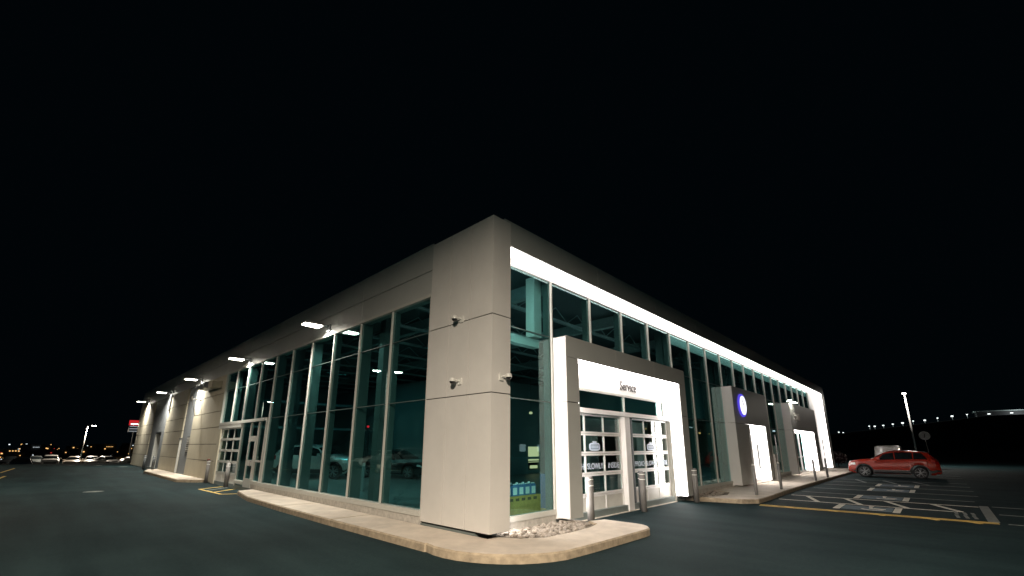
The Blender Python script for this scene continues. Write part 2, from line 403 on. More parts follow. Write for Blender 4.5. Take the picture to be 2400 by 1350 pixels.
# lower glazing at the doors
for y, w in ((12.83, .07), (13.66, .07), (14.66, .07), (15.86, .09)): mull_l(y, 0. if y < 15 else -.05, 2.58, w)
P('window_pane', 'glass', GX-.005, GX+.005, 12.86, 13.63, .27, 2.57); P('transom', 'mullion', 0, GX-.008, 12.865, 13.625, .98, 1.05)
P('sill', 'mullion', -.02, .12, 12.87, 13.62, .14, .265); P('base_block', 'block', .0, .2, 12.87, 13.62, -.06, .138)
P('window_pane', 'glass', GX-.005, GX+.005, 14.70, 15.81, .20, 2.57); P('sill', 'mullion', -.02, .12, 14.70, 15.81, .06, .195)
P('window_pane', 'glass', GX-.005, GX+.005, 13.70, 14.62, 2.0, 2.57)
md = P('entrance_door', 'mullion', .0, .05, 13.70, 14.62, 1.90, 1.995)
for a in ((13.70, 13.83, -.02, 1.895), (14.49, 14.62, -.02, 1.895)): B('stile', 'mullion', md, .0, .05, *a)
for z0, z1 in ((-.02, .32), (.82, 1.04), (1.78, 1.895)): B('rail', 'mullion', md, .002, .052, 13.835, 14.485, z0, z1)
for z0, z1 in ((.32, .82), (1.04, 1.78)): B('pane', 'glass', md, .02, .03, 13.83, 14.49, z0, z1)
MB().cyl((-.05, 13.88, .80), (-.05, 13.88, 1.02), .014, n=8).cyl((-.05, 13.88, .82), (0, 13.88, .82), .01, n=6).cyl((-.05, 13.88, 1.0), (0, 13.88, 1.0), .01, n=6).obj('handle', 'steel', md)
def sectional(name, axis, a0, a1, c, z0, z1, cols, glassm, frame='mullion'):
    """overhead door of four glazed rows over one solid row. axis 'x' runs along x on plane y=c"""
    d = MB(); 
    def bx(nm, m, par, p0, p1, q0, q1, zz0, zz1):
        return B(nm, m, par, p0, p1, c+q0, c+q1, zz0, zz1) if axis == 'x' else B(nm, m, par, c+q0, c+q1, p0, p1, zz0, zz1)
    root = bx(name, 'door_panel', bld, a0, a1, .018, .05, z0, z0+.03)
    rh = (z1-z0)/5; cw = (a1-a0)/cols
    for r in range(5):
        b = z0+r*rh; t = b+rh
        bx('rail', frame, root, a0, a1, 0, .045, b+.004 if r else b+.031, b+.055); bx('rail', frame, root, a0, a1, 0, .045, t-.05, t-.004)
        for k in range(cols+1):
            w = .05; p = a0+k*cw; q0 = max(a0, p-w/2) if 0 < k < cols else (a0 if k == 0 else a1-w); bx('stile', frame, root, q0, q0+w, .001, .044, b+.055, t-.05)
        for k in range(cols):
            p0 = a0+k*cw+(.025 if k else .05); p1 = a0+(k+1)*cw-(.025 if k < cols-1 else .05)
            if r == 0: bx('panel', 'door_panel', root, p0, p1, .015, .03, b+.055, t-.05)
            else: bx('pane', glassm, root, p0, p1, .018, .026, b+.055, t-.05)
    return root
sectional('overhead_door', 'y', 15.92, 19.05, .03, -.12, 2.40, 3, 'door_glass')
P('door_header', 'mullion', -.01, .2, 15.91, 19.5, 2.41, 2.579); P('door_jamb', 'concrete_panel', -.02, .25, 19.06, 19.54, -.15, 2.405)

# ---- left side: concrete panels, metal strips, door, louvers
ZC = [-.12, .86, 1.68, 2.52, 3.32, 4.22, FB-.004]
def conc(y0, y1, x=0.):
    for i in range(6): P('concrete_panel', 'concrete_panel', x, x+.12, y0+.004, y1-.004, ZC[i]+.016, ZC[i+1]-.016)
    P('panel_core', 'backing', x+.05, x+.2, y0+.01, y1-.01, -.1, FB)
conc(19.58, 25.7); conc(28.2, 34.4); conc(40.6, L1)
def ribs(y0, y1, z0, z1):
    m = MB(); y = y0; n = int((y1-y0)/.16); st = (y1-y0)/n
    for i in range(n):
        a = y0+i*st
        m.add([(.10, a, z0), (.06, a+st*.25, z0), (.06, a+st*.6, z0), (.10, a+st*.85, z0), (.10, a+st, z0), (.10, a, z1), (.06, a+st*.25, z1), (.06, a+st*.6, z1), (.10, a+st*.85, z1), (.10, a+st, z1)],
              [(0+k, 5+k, 6+k, 1+k) for k in range(4)])
    m.box(.105, .15, y0, y1, z0, z1); m.obj('metal_siding', 'siding', bld)
ribs(25.71, 28.19, -.1, FB-.01); ribs(34.41, 36.0, -.1, FB-.01); ribs(38.6, 40.59, -.1, FB-.01); ribs(36.0, 38.6, 2.62, FB-.01)
for i in range(8): 
    z = 1.26+i*.108; MB().add([(.02, 25.78, z), (.02, 26.6, z), (.055, 26.6, z+.06), (.055, 25.78, z+.06), (.02, 25.78, z-.012), (.02, 26.6, z-.012), (.055, 26.6, z+.048), (.055, 25.78, z+.048)],
        [(0,1,2,3), (7,6,5,4), (0,4,5,1), (1,5,6,2), (2,6,7,3), (3,7,4,0)]).obj('louver_slat', 'louver', bld)
P('louver_frame', 'backing', .056, .058, 25.75, 26.65, 1.2, 2.14)
P('door_recess_side', 'mullion', .1, .55, 36.0, 36.06, -.1, 2.6); P('door_recess_side', 'mullion', .1, .55, 38.54, 38.6, -.1, 2.6); P('door_recess_head', 'siding', .1, .55, 36.06, 38.54, 2.53, 2.6)
rd = P('steel_door', 'steel', .52, .56, 36.1, 38.5, -.1, 2.52); B('handle', 'steel_dark', rd, .47, .52, 36.3, 36.36, .95, 1.15)
P('window_frame', 'mullion', .505, .519, 36.12, 36.2, -.1, 2.5)
P('downpipe', 'mullion', -.06, .03, 28.06, 28.16, -.05, 2.0); P('downpipe_bracket', 'steel_dark', -.08, .04, 28.0, 28.22, 1.98, 2.06)
P('downpipe', 'siding', -.07, .04, 33.75, 34.15, 4.05, 5.18)
P('wall_edge_trim', 'mullion', -.012, .1, 19.50, 19.575, -.1, FB)
MB().cyl((-.02, 20.2, .92), (-.14, 20.2, .92), .05, n=10).cyl((-.10, 20.2, .92), (-.10, 20.2, .80), .035, n=8).obj('hose_valve', 'brick_red', bld)

# vent duct, camera arm under the fascia
vd = tag(P0 := MB().box(-.45, .0, 20.3, 21.1, 4.55, 4.90).obj('vent_hood', 'concrete_panel'), 'boxy vent hood on the concrete side wall beside the tall windows', 'vent')
for i in range(2): MB().cyl((-.46, 21.25+i*.9, 4.74), (-.46, 22.0+i*.9, 4.74), .17, n=14).obj('duct_section', 'siding', vd)
MB().box(-.47, -.0, 21.1, 23.1, 4.60, 4.63).obj('shelf', 'steel_dark', vd)
an = tag(MB().cyl((0, 24.3, 4.15), (-.5, 24.3, 4.22), .03, n=8).cyl((-.5, 24.3, 4.25), (-.35, 23.6, 3.25), .02, n=8).cyl((-.5,24.3,4.1),(-.5,24.3,4.35),.05,n=8).obj('antenna_bracket', 'steel'), 'thin metal bracket arm with hanging rod on the concrete side wall', 'bracket')

# ---- front: curtain wall
XM = [2.45 + 1.7675*i for i in range(20)]
def mull_f(x, z0, z1, w=.042): P('mullion', 'mullion', x-w/2, x+w/2, GY-.055, GY-.006, z0, z1); P('mullion_fin', 'fin', x-.03, x+.03, GY+.012, GY+.22, z0, z1)
P('head_rail', 'cladding_white', .555, 37.80, GY-.05, GY+.05, 5.74, 5.93)
def zlow(x):
    return 4.285 if (2.48 < x < 9.55 or 14.7 < x < 20.1 or 25.4 < x < 33.55) else .19
for x in XM[:19]: mull_f(x, zlow(x), 5.738)
EX = [.575] + XM[:19] 
for i in range(19):
    x0, x1 = EX[i]+.03, EX[i+1]-.03; z0 = zlow((x0+x1)/2)
    for a, b in ([(z0+.02, 5.73)] if z0 > 1 else [(.21, 2.63), (2.655, 4.25), (4.275, 5.73)]): P('window_pane', 'glass', x0-.02, x1+.02, GY-.005, GY+.005, a, b)
    if z0 < 1:
        for z in (2.643, 4.263): P('transom', 'transom', x0, x1, GY-.01, GY+.05, z-.011, z+.011)
        P('sill', 'mullion', x0-.03, x1+.03, GY-.07, GY+.08, .10, .205)
        xx = x0-.03
        while xx < x1+.02: P('base_block', 'block', xx+.004, min(xx+.61, x1+.03)-.004, GY-.05, GY+.1, -.16, .098); xx += .61
for i in range(4, 18):
    x0, x1 = XM[i]+.05, XM[i+1]-.05; P('roller_blind', 'roller', x0, x1, GY+.02, GY+.04, 5.36, 5.73)
P('spandrel_beam', 'blind', .7, 2.35, GY+.30, GY+.5, 4.02, 4.22)
P('end_panel', 'cladding_white', 34.40, 37.81, GY-.03, GY+.03, 4.28, 5.737)
P('end_panel', 'cladding_white', 33.62, 37.81, GY-.03, GY+.03, .10, 4.275)

# ---- portals
def portal(x0, x1, top, ox0, ox1, oz, led, seg=1, zj=2.64, front='fascia'):
    for a, b in ((.03, zj), (zj+g, oz if ox0-x0 < 1 else top)):
        P('cladding_panel', front, x0+.03, ox0-.004, 0, .03, a, b-g)
    P('cladding_panel', 'cladding_white', x0, x0+.028, 0, GY-.09, .03, zj-g/2); P('cladding_panel', 'cladding_white', x0, x0+.028, 0, GY-.09, zj+g/2, top-.03)
    for a, b in ((.03, zj), (zj+g, oz)): P('cladding_panel', front, ox1+.004, x1-.03, 0, .03, a, b-g)
    P('cladding_panel', front, x1-.028, x1, 0, GY-.09, .03, top-.03)
    hx0 = x0 if ox0-x0 < 1 else ox0-.004
    w = (x1-hx0)/seg
    for k in range(seg): P('cladding_panel', front, hx0+k*w+(g/2 if k else (.03 if hx0 == x0 else 0)), hx0+(k+1)*w-(g/2 if k < seg-1 else .03), 0, .03, oz, top)
    P('portal_cap', 'fascia', x0+.029, x1-.029, .031, GY-.09, top-.028, top-.002)
    P('portal_core', 'backing', x0+.0295, ox0-.0045, .0315, GY-.1, .04, oz); P('portal_core', 'backing', ox1+.0045, x1-.0295, .0315, GY-.1, .04, oz)
    P('portal_core', 'backing', x0+.04, x1-.04, .04, GY-.1, oz+.03, top-.04)
    for a, b in ((x0+.002, ox0-.02), (ox1+.02, x1-.002)): P('portal_back', 'cladding_white', a, b, GY-.088, GY+.05, .0, top-.01)
    P('portal_soffit_light', led, ox0, ox1, .034, GY-.03, oz-.004, oz+.012)
    P('portal_reveal_light', led, ox1-.012, ox1+.003, .034, GY-.03, .03, oz-.006)
    P('portal_reveal_light', led, ox0-.003, ox0+.012, .034, GY-.03, .03, oz-.006)
portal(2.48, 9.55, 4.26, 3.0, 9.05, 3.74, 'led_portal', 3)
portal(14.70, 20.15, 4.26, 16.75, 19.45, 2.63, 'led_portal', 1)
portal(25.40, 33.50, 4.30, 25.90, 32.1, 2.65, 'led_portal', 2)
# service bay: sign panel, transom window, doors
P('sign_panel', 'cladding_white', 3.015, 9.03, GY+.0, GY+.04, 3.12, 3.73)
tm = text_mesh('lettering', 'Service', .40, .008, 'letter_dark', .86)
o = link('lettering', tm, bld); o.location = (6.22, GY-.012, 3.385); o.rotation_euler = (R(90), 0, 0)
P('transom', 'mullion', 3.015, 9.03, GY-.01, GY+.06, 3.06, 3.115); P('transom', 'cladding_white', 3.015, 9.03, GY-.04, GY+.10, 2.48, 2.60)
P('window_pane', 'glass', 3.02, 5.9, GY+.03, GY+.04, 2.605, 3.055); P('window_pane', 'glass', 5.96, 8.55, GY+.03, GY+.04, 2.605, 3.055); P('end_panel', 'cladding_white', 8.56, 9.03, GY+.0, GY+.04, 2.605, 3.055)
P('mullion', 'mullion', 5.9, 5.96, GY-.005, GY+.06, 2.602, 3.057)
DY = .56
d1 = sectional('service_door', 'x', 3.06, 5.86, DY, -.15, 2.47, 3, 'door_glass', 'cladding_white')
d2 = sectional('service_door', 'x', 6.50, 9.00, DY, -.15, 2.47, 3, 'door_glass', 'cladding_white')
P('door_post', 'cladding_white', 5.875, 6.17, GY-.02, .66, -.15, 2.475); P('door_post', 'steel_dark', 6.40, 6.495, DY-.05, .66, -.15, 2.475)
P('window_pane', 'glass', 6.175, 6.395, DY, DY+.01, .1, 2.475); P('sill', 'mullion', 6.175, 6.395, DY-.03, DY+.05, .0, .1)
P('door_sill', 'sidewalk', 3.02, 9.04, GY-.05, .75, -.2, G+.012)
P('door_post', 'mullion', 9.005, 9.048, GY-.025, .66, -.15, 2.475)
def badge(door, cx):
    z = 1.60; w, h = .26, .085
    pl = []
    for k in range(24):
        t = 2*math.pi*k/24; c, s_ = math.cos(t), math.sin(t)
        pl.append((cx + math.copysign(abs(c)**.55, c)*w, z + math.copysign(abs(s_)**.55, s_)*h*1.25))
    pl2 = pl
    m = MB(); vs = [(p[0], DY+.010, p[1]) for p in pl2]+[(p[0], DY+.0165, p[1]) for p in pl2]; n = len(pl2)
    m.add(vs, [tuple(range(n))] + [(i, n+i, n+(i+1) % n, (i+1) % n) for i in range(n)])
    m.box(cx-.09, cx+.10, DY+.010, DY+.0165, z+h*1.2, z+h*1.75)
    m.obj('badge_decal', 'decal', door)
    MB().box(cx-.20, cx+.20, DY+.006, DY+.0098, z-h*.72, z+h*.72).obj('badge_decal', 'decal_blue', door)
    m = MB()
    for k in range(7): m.box(cx-.165+k*.05, cx-.165+k*.05+.028, DY+.003, DY+.0058, z-h*.45, z+h*.45)
    m.obj('badge_decal', 'decal', door)
for d, a0, a1 in ((d1, 3.06, 5.86), (d2, 6.50, 9.00)):
    cw = (a1-a0)/3; badge(d, a0+cw*1.5)
    for k, wd in enumerate(('APPROACH', 'SLOWLY', 'INSIDE')):
        t = link('lettering', text_mesh('lettering', wd, .215, .002, 'decal', .92 if k else .70), d); t.location = (a0+cw*(k+.5), DY+.012, 1.09); t.rotation_euler = (R(90), 0, 0)
for x0, x1, z0, z1 in ((3.7, 9.0, 2.02, 2.42), (5.3, 5.7, -.1, 2.01), (8.1, 8.6, -.1, 2.01)): P('inner_casing', 'fin', x0, x1, 1.25, 1.45, z0, z1)
# main entrance portal
P('sign_panel', 'cladding_white', 16.76, 19.44, GY-.02, GY+.03, 2.35, 2.62)
md2 = P('entrance_door', 'cladding_white', 16.78, 19.28, GY-.01, GY+.03, .0, 2.345); B('handle', 'steel_dark', md2, 19.15, 19.19, GY-.06, GY-.011, .55, 1.75)
P('door_jamb', 'cladding_white', 19.31, 19.43, GY-.01, GY+.03, .0, 2.345); P('door_gap', 'backing', 19.28, 19.31, GY, GY+.03, .0, 2.345)
P('door_sill', 'sidewalk', 16.76, 19.44, .03, GY+.05, -.1, -.004)
# third portal: glazed door left, white wall right
for a, b in ((25.95, 26.05), (28.75, 29.05), (31.86, 32.06)): P('mullion', 'cladding_white', a, b, GY-.03, GY+.03, .0, 2.64)
for a, b in ((26.055, 28.745), (29.055, 31.855)):
    P('window_pane', 'glass', a, b, GY-.005, GY+.005, .12, 2.5); P('transom', 'cladding_white', a, b, GY-.02, GY+.02, 2.5, 2.64); P('sill', 'cladding_white', a, b, GY-.02, GY+.02, .0, .12); P('push_bar', 'cladding_white', a, b, GY-.05, GY-.025, .95, 1.02)
P('door_sill', 'sidewalk', 25.91, 32.09, .03, GY+.05, -.1, -.004)
t = link('lettering', text_mesh('lettering', "St. John's", .62, .012, 'letter_light', .75), bld); t.location = (27.15, -.014, 3.48); t.rotation_euler = (R(90), 0, 0)

# round emblem
em = empty('round_emblem', (15.85, -.02, 3.46), 0, 'glowing white round emblem with blue rim on the grey entrance portal', 'emblem')
def disc(r, y0, y1, m, name, par):
    return MB().cyl((0, y0, 0), (0, y1, 0), r, n=40).obj(name, m, par)
disc(.52, .018, -.05, 'emblem_blue', 'rim', em); fc = disc(.43, -.051, -.075, 'emblem_white', 'face', em)
MB().add([(-.14, -.08, .22), (-.10, -.08, .24), (.08, -.08, -.02), (.04, -.08, -.04), (-.14, -.074, .22), (-.10, -.074, .24), (.08, -.074, -.02), (.04, -.074, -.04)],
         [(3,2,1,0), (0,1,5,4), (1,2,6,5), (2,3,7,6), (3,0,4,7)]).obj('stroke', 'letter_dark', em)
MB().cyl((.13, -.074, -.27), (.13, -.08, -.27), .035, n=10).obj('stroke', 'letter_dark', em)

# picture lamp on top of the third portal
pl = empty('sign_lamp', (25.75, -.02, 4.30), 0, 'small bright sign lamp on top edge of the lettered portal', 'lamp')
MB().box(-.12, .52, -.30, -.02, .02, .09).obj('housing', 'steel', pl)
MB().box(-.10, .50, -.28, -.04, .0, .018).obj('lens', 'lens', pl)
for xx in (0, .4): MB().cyl((xx, -.10, .05), (xx, .06, .0), .02, n=8).obj('bracket', 'steel', pl)
area('light', pl, (.2, -.16, -.02), 2.5, .4, LEDCOL, 'RECTANGLE', .2)

# ---- interior
def I(name, m, *a): return B(name, m, bld, *a)
for i in range(14): I('joist', 'joist', .5, 38, 2.0+i*2.1, 2.12+i*2.1, 5.50, 5.58); 
for i in range(9): I('roof_beam', 'joist', 2.6+i*4.2, 2.8+i*4.2, .8, 40, 5.60, 5.95)
m = MB()
for i in range(14):
    y = 2.06+i*2.1
    for k in range(30): m.cyl((.6+k*1.2, y, 5.58), (1.2+k*1.2, y, 5.98), .015, n=4, cap=False).cyl((1.2+k*1.2, y, 5.98), (1.8+k*1.2, y, 5.58), .015, n=4, cap=False)
w = m.obj('joist_webbing', 'joist', bld); w['kind'] = 'stuff'
for i, y in enumerate((5.66, 12.6, 19.4)): I('steel_column', 'fin', .75, 1.05, y-.15, y+.15, 0, 5.9)
I('hung_casing', 'blind', 2.16, 2.44, .72, 1.0, 4.30, 5.9)
for x in (9.7, 14.8, 20.2, 25.2): I('steel_column', 'fin', x-.14, x+.14, .72, 1.0, 0, 5.9)
I('partition_wall', 'interior_wall', 9.2, 12.2, 12.0, 12.15, 0, 5.4); I('partition_wall', 'interior_wall', 12.2, 16.9, 12.0, 12.15, 2.6, 5.4); I('partition_wall', 'interior_wall', 12.2, 16.9, 12.0, 12.15, -.01, .22)
I('partition_wall', 'interior_wall', 12.2, 14.66, 12.0, 12.15, .22, 2.6); I('partition_wall', 'interior_wall', 15.73, 22, 12.0, 12.15, .22, 2.6)
I('office_window', 'office_light', 14.66, 15.73, 12.06, 12.08, .66, 1.6); I('office_window', 'office_light', 14.9, 15.6, 12.06, 12.08, .30, .48); I('window_frame', 'steel_dark', 14.66, 15.73, 11.99, 12.03, .70, .76)
I('partition_wall', 'interior_wall', 14.66, 15.73, 12.0, 12.15, 1.6, 2.6)
I('counter_rail', 'joist', 3.2, 16.9, 9.0, 9.06, .98, 1.10)
I('partition_wall', 'interior_wall', 9.05, 9.2, 12.0, 30, 0, 5.4); I('partition_wall', 'interior_wall', .4, 30, 27.5, 27.7, 0, 5.9)
I('partition_wall', 'interior_wall', 16.9, 17.1, .9, 12.0, 3.0, 5.4)
for zz in (2.55, 4.0): I('overhead_rail', 'joist', .6, 9.0, 20.4, 20.55, zz, zz+.12)
for x, y in ((2.4, 9.3), (5.6, 9.3), (8.6, 9.3)): I('rail_post', 'joist', x, x+.08, y, y+.08, 0, 1.0)
# added teal fill for the dark interior, hung as made-up ceiling fixtures
for i, (x, y, w) in enumerate(((4.5, 8, 36), (4.5, 17, 36), (12, 5, 30), (22, 6, 22), (31, 6, 16))):
    lp = empty('interior_fill_light', (x, y, 5.45), 0, ('added dim fill light over the silver car in the service shop' if i == 1 else 'added dim fill light inside the building behind the side windows' if i == 0 else 'added dim fill light inside the building behind the front windows'), 'light', None if i < 2 else 'added front hall fill lights')
    MB().box(-.6, .6, -.15, .15, .0, .05).obj('housing', 'steel_dark', lp); area('light', lp, (0, 0, -.01), w, 1.1, (.22, .92, .95), 'RECTANGLE', .28)
for x, y, z in ((8.35, 20.2, 2.8), (8.9, 14.3, 2.56)):
    MB().cyl((x, y, 0), (x, y, z-.03), .05, n=8).obj('lift_post', 'steel_dark', bld)
    lp = tag(MB().cyl((x, y, z-.03), (x, y, z+.09), .07, n=10).obj('warning_lamp', 'red_lamp'), 'small red warning lamp glowing inside the service shop', 'lamp', 'red lamps inside the shop')
bulb = tag(MB().cyl((12.64, 10, 3.38), (12.64, 10, 3.5), .09, n=10).cyl((12.64, 10, 3.5), (12.64, 10, 5.5), .012, n=6, mi=1).obj('pendant_lamp', ['office_light', 'steel_dark']), 'small warm pendant lamp hanging inside behind the corner window', 'lamp')
# cartons and jugs in the corner window
ct = tag(MB().box(1.25, 2.42, .80, 1.30, .30, .52).box(1.25, 2.42, .80, 1.30, .0, .297).box(1.25, 2.72, .82, 1.31, .0, .16).obj('carton_stack', 'carton'), 'stack of yellow brown cartons behind the corner window', 'cartons')
m = MB()
for k in range(5): m.box(1.36+k*.2, 1.36+k*.2+.12, .797, .7995, .42, .48)
m.obj('printed_mark', 'wood', ct)
for k in range(5):
    x0 = 1.30+k*.21; root = None
    m = MB().prism([(x0, .86), (x0+.185, .86), (x0+.185, 1.14), (x0, 1.14)], .522, .76, .03)
    j = tag(m.obj('oil_jug', 'jug_blue'), 'blue plastic jug with white label standing on the cartons', 'jug', 'jugs on the cartons')
    B('label', 'jug_label', j, x0+.03, x0+.155, .853, .8595, .55, .70); MB().cyl((x0+.09, 1.0, .76), (x0+.09, 1.0, .80), .03, n=10).obj('cap', 'jug_label', j)
    MB().cyl((x0+.04, .88, .775), (x0+.15, .88, .775), .012, n=6).obj('handle', 'jug_label', j)
tag(MB().box(3.4, 3.75, 1.6, 1.64, .02, .9).box(3.42, 3.46, 1.64, 1.9, .02, .05).box(3.68, 3.72, 1.64, 1.9, .02, .05).obj('floor_sign', 'paint_blue_car' if 'paint_blue_car' in MATS else 'jug_blue'), 'blue floor sign standing inside behind the service doors', 'sign')

# ------------------------------------------------------------------ arm floodlights on the side wall
fl_first = None
FL = [(7.8, 'arm floodlight above the tall side windows closest to the building corner'), (16.0, 'arm floodlight above the side windows over the overhead door'), (25.0, 'arm floodlight on the concrete wall above the louvered metal strip'), (34.5, 'arm floodlight above the recessed steel door'), (44.5, 'arm floodlight close to the far end of the concrete wall')]
def make_flood():
    r = empty('wall_floodlight')
    MB().box(-.05, .0, -.10, .10, -.12, .12).obj('wall_plate', 'steel_dark', r)
    MB().box(-.34, -.05, -.03, .03, .03, .08).obj('arm', 'steel_dark', r)
    m = MB(); m.prism([(-.86, -.15), (-.30, -.19), (-.30, .19), (-.86, .15)], .0, .09, .02); m.obj('head', 'steel', r)
    MB().prism([(-.84, -.13), (-.31, -.17), (-.31, .17), (-.84, .13)], -.035, -.002, .0).obj('lens', 'lens', r)
    return r
fl0 = make_flood()
for i, (y, lb) in enumerate(FL):
    o = fl0 if i == 0 else copy_tree(fl0)
    o.location = (.005, y, 5.40); tag(o, lb, 'floodlight', 'arm floodlights on the side wall')
    area('light', o, (-.56, 0, -.05), FLOOD_W, .5, (1, .94, .82), 'RECTANGLE', .3, spread=R(150))
    area('wall_light', o, (-.16, 0, -.05), FLOOD_W*.26, .16, (1, .95, .85), 'RECTANGLE', .4, spread=R(140))
ef = empty('end_wall_light', (.0, L1-.02, 3.6), R(0), 'small bright light on the far end of the side wall', 'lamp'); 
MB().box(-.55, -.05, -.10, .10, .0, .10).obj('housing', 'steel', ef); MB().box(-.52, -.08, -.08, .08, -.03, -.002).obj('lens', 'lens', ef); MB().box(-.05, .1, -.06, .06, -.02, .1).obj('bracket', 'steel_dark', ef)

# ------------------------------------------------------------------ security cameras
def sec_cam(loc, rz, label, mirror=1, dark=False):
    r = empty('security_camera', loc, rz, label, 'camera', 'dome cameras on the corner column')
    MB().box(-.05, .05, -.03, .0, -.06, .08).obj('wall_plate', 'dome_white', r)
    MB().cyl((0, -.02, .02), (mirror*.06, -.16, .05), .018, n=8).obj('arm', 'dome_white', r)
    MB().cyl((mirror*.06, -.17, .0), (mirror*.06, -.17, .07), .068, .055, n=16).obj('housing', 'dome_white', r)
    bm = bmesh.new(); bmesh.ops.create_uvsphere(bm, u_segments=14, v_segments=8, radius=.06)
    for v in bm.verts: v.co += Vector((mirror*.06, -.17, .0)); 
    me = bpy.data.meshes.new('dome'); bm.to_mesh(me); bm.free(); me.materials.append(MATS['dome_black'])
    for p in me.polygons: p.use_smooth = True
    link('dome', me, r); return r
sec_cam((0, .95, 4.30), R(-90), 'upper dome security camera on the wide side face of the corner column', -1)
sec_cam((0, .95, 2.93), R(-90), 'lower dome security camera on the wide side face of the corner column', -1)
sec_cam((.26, 0, 2.95), 0, 'dome security camera on the narrow front face of the corner column', 1)

# ------------------------------------------------------------------ bollards and sign posts
def make_bollard(dark=False):
    r = empty('bollard')
    MB().cyl((0,0,-.02), (0,0,1.04), .085, n=20).cyl((0,0,1.04), (0,0,1.075), .085, .06, n=20).obj('post', 'bollard_grey' if not dark else 'steel_dark', r, True)
    for z in (.86, 1.00): MB().cyl((0,0,z), (0,0,z+.022), .087, n=20, cap=False).obj('reflective_band', 'tape', r)
    return r
bo0 = make_bollard(); bo1 = make_bollard(True)
BO = [(bo0, 3.33, .02, 'grey steel bollard against the left leg of the service portal'), (bo0, 6.12, .10, 'grey steel bollard in front of the post between the service doors'), (bo1, 6.42, .30, 'dark bollard tucked behind the grey one between the service doors'),
      (bo0, 9.32, -.14, 'grey steel bollard against the right leg of the service portal'), (bo0, -.05, 20.2, 'grey bollard beside the hose valve on the concrete wall'), (bo0, -.05, 16.75, 'grey bollard standing in the yellow hatched box before the overhead door'),
      (bo1, -.35, 37.9, 'dark bollard at the far jamb of the recessed steel door'), (bo1, -.35, 33.9, 'dark bollard at the near jamb of the recessed steel door')]
used = set()
for src, x, y, lb in BO:
    o = src if src.name not in used else copy_tree(src); used.add(src.name)
    o.location = (x, y, G); tag(o, lb, 'bollard', 'steel bollards round the building')
def make_post():
    r = empty('sign_post')
    MB().cyl((0,0,-.02), (0,0,1.0), .055, n=16).obj('sleeve', 'steel', r, True)
    MB().cyl((0,0,1.0), (0,0,1.04), .058, .04, n=16).obj('collar', 'tape', r, True)
    MB().box(-.022, .022, -.03, .0, 1.03, 2.12).obj('channel', 'steel', r)
    MB().box(-.16, .16, -.036, -.031, 1.55, 2.10).obj('sign_plate', 'sign_grey', r)
    return r
po0 = make_post()
for i, (x, y, lb) in enumerate(((11.76, -1.30, 'thin steel sign post on the pavement next to the stone bed'), (14.81, -1.40, 'thin steel sign post on the pavement before the emblem portal'), (21.3, -1.5, 'thin steel sign post on the pavement between the two entrance portals'), (24.8, -1.5, 'thin steel sign post on the pavement before the lettered portal'))):
    o = po0 if i == 0 else copy_tree(po0); o.location = (x, y, PT); o.rotation_euler = (0, 0, R(10)); tag(o, lb, 'sign post', 'sign posts along the front pavement')
# slim white stand by the portal
st = tag(MB().box(20.35, 20.75, -.05, .12, -.03, 1.25).obj('notice_stand', 'cladding_white'), 'white notice stand beside the emblem portal', 'stand')
for z in (.3, .6, .9): B('rung', 'steel_dark', st, 20.36, 20.74, -.056, -.051, z, z+.03)

# ------------------------------------------------------------------ lot lamps
def lot_lamp(name, loc, h, label, heads=2, w=LOT_W, rz=0, group='lamp posts over the lot', lens='lens', col=LOTCOL):
    r = empty(name, loc, rz, label, 'lamp post', group)
    MB().cyl((0,0,-.05), (0,0,.55), .28, n=20).obj('base', 'sidewalk', r, True)
    MB().cyl((0,0,.55), (0,0,h), .085, .06, n=14).obj('pole', 'steel', r, True)
    for k in range(heads):
        s = (-1)**k
        MB().box(min(s*.06, s*.45), max(s*.06, s*.45), -.03, .03, h-.08, h-.02).obj('arm', 'steel', r)
        hd = MB().box(min(s*.45, s*1.05), max(s*.45, s*1.05), -.17, .17, h-.09, h).obj('head', 'steel', r)
        MB().box(min(s*.48, s*1.02), max(s*.48, s*1.02), -.15, .15, h-.125, h-.092).obj('lens', lens, hd)
        area('light', r, (s*.75, 0, h-.14), w/heads, .5, col, spread=R(176.5))
    return r
lot_lamp('lot_lamp_post', (-10.1, 21.5, G), 7.1, 'twin headed lamp post of the side lot mirrored in the tall side windows', 2, LOT_W*.07, R(20))
lot_lamp('lot_lamp_post', (-11.4, 52, G), 7.1, 'single headed lamp post of the side lot mirrored in the upper side windows', 1, LOT_W*.05, R(180))
lot_lamp('lot_lamp_post', (-10.0, -9.0, G), 7.4, 'twin headed lamp post beside the side drive off the building corner', 2, LOT_W, R(45))
lot_lamp('lot_lamp_post', (55, -4.7, G), 7.3, 'lit lamp post rising behind the red car', 1, LOT_W*.10, R(180), lens='lens', col=(1, .95, .85))
lot_lamp('lot_lamp_post', (-1.6, 92, LOW), 6.2, 'lit lamp post among the cars of the lower lot', 1, LOT_W*.5, 0, lens='lens')

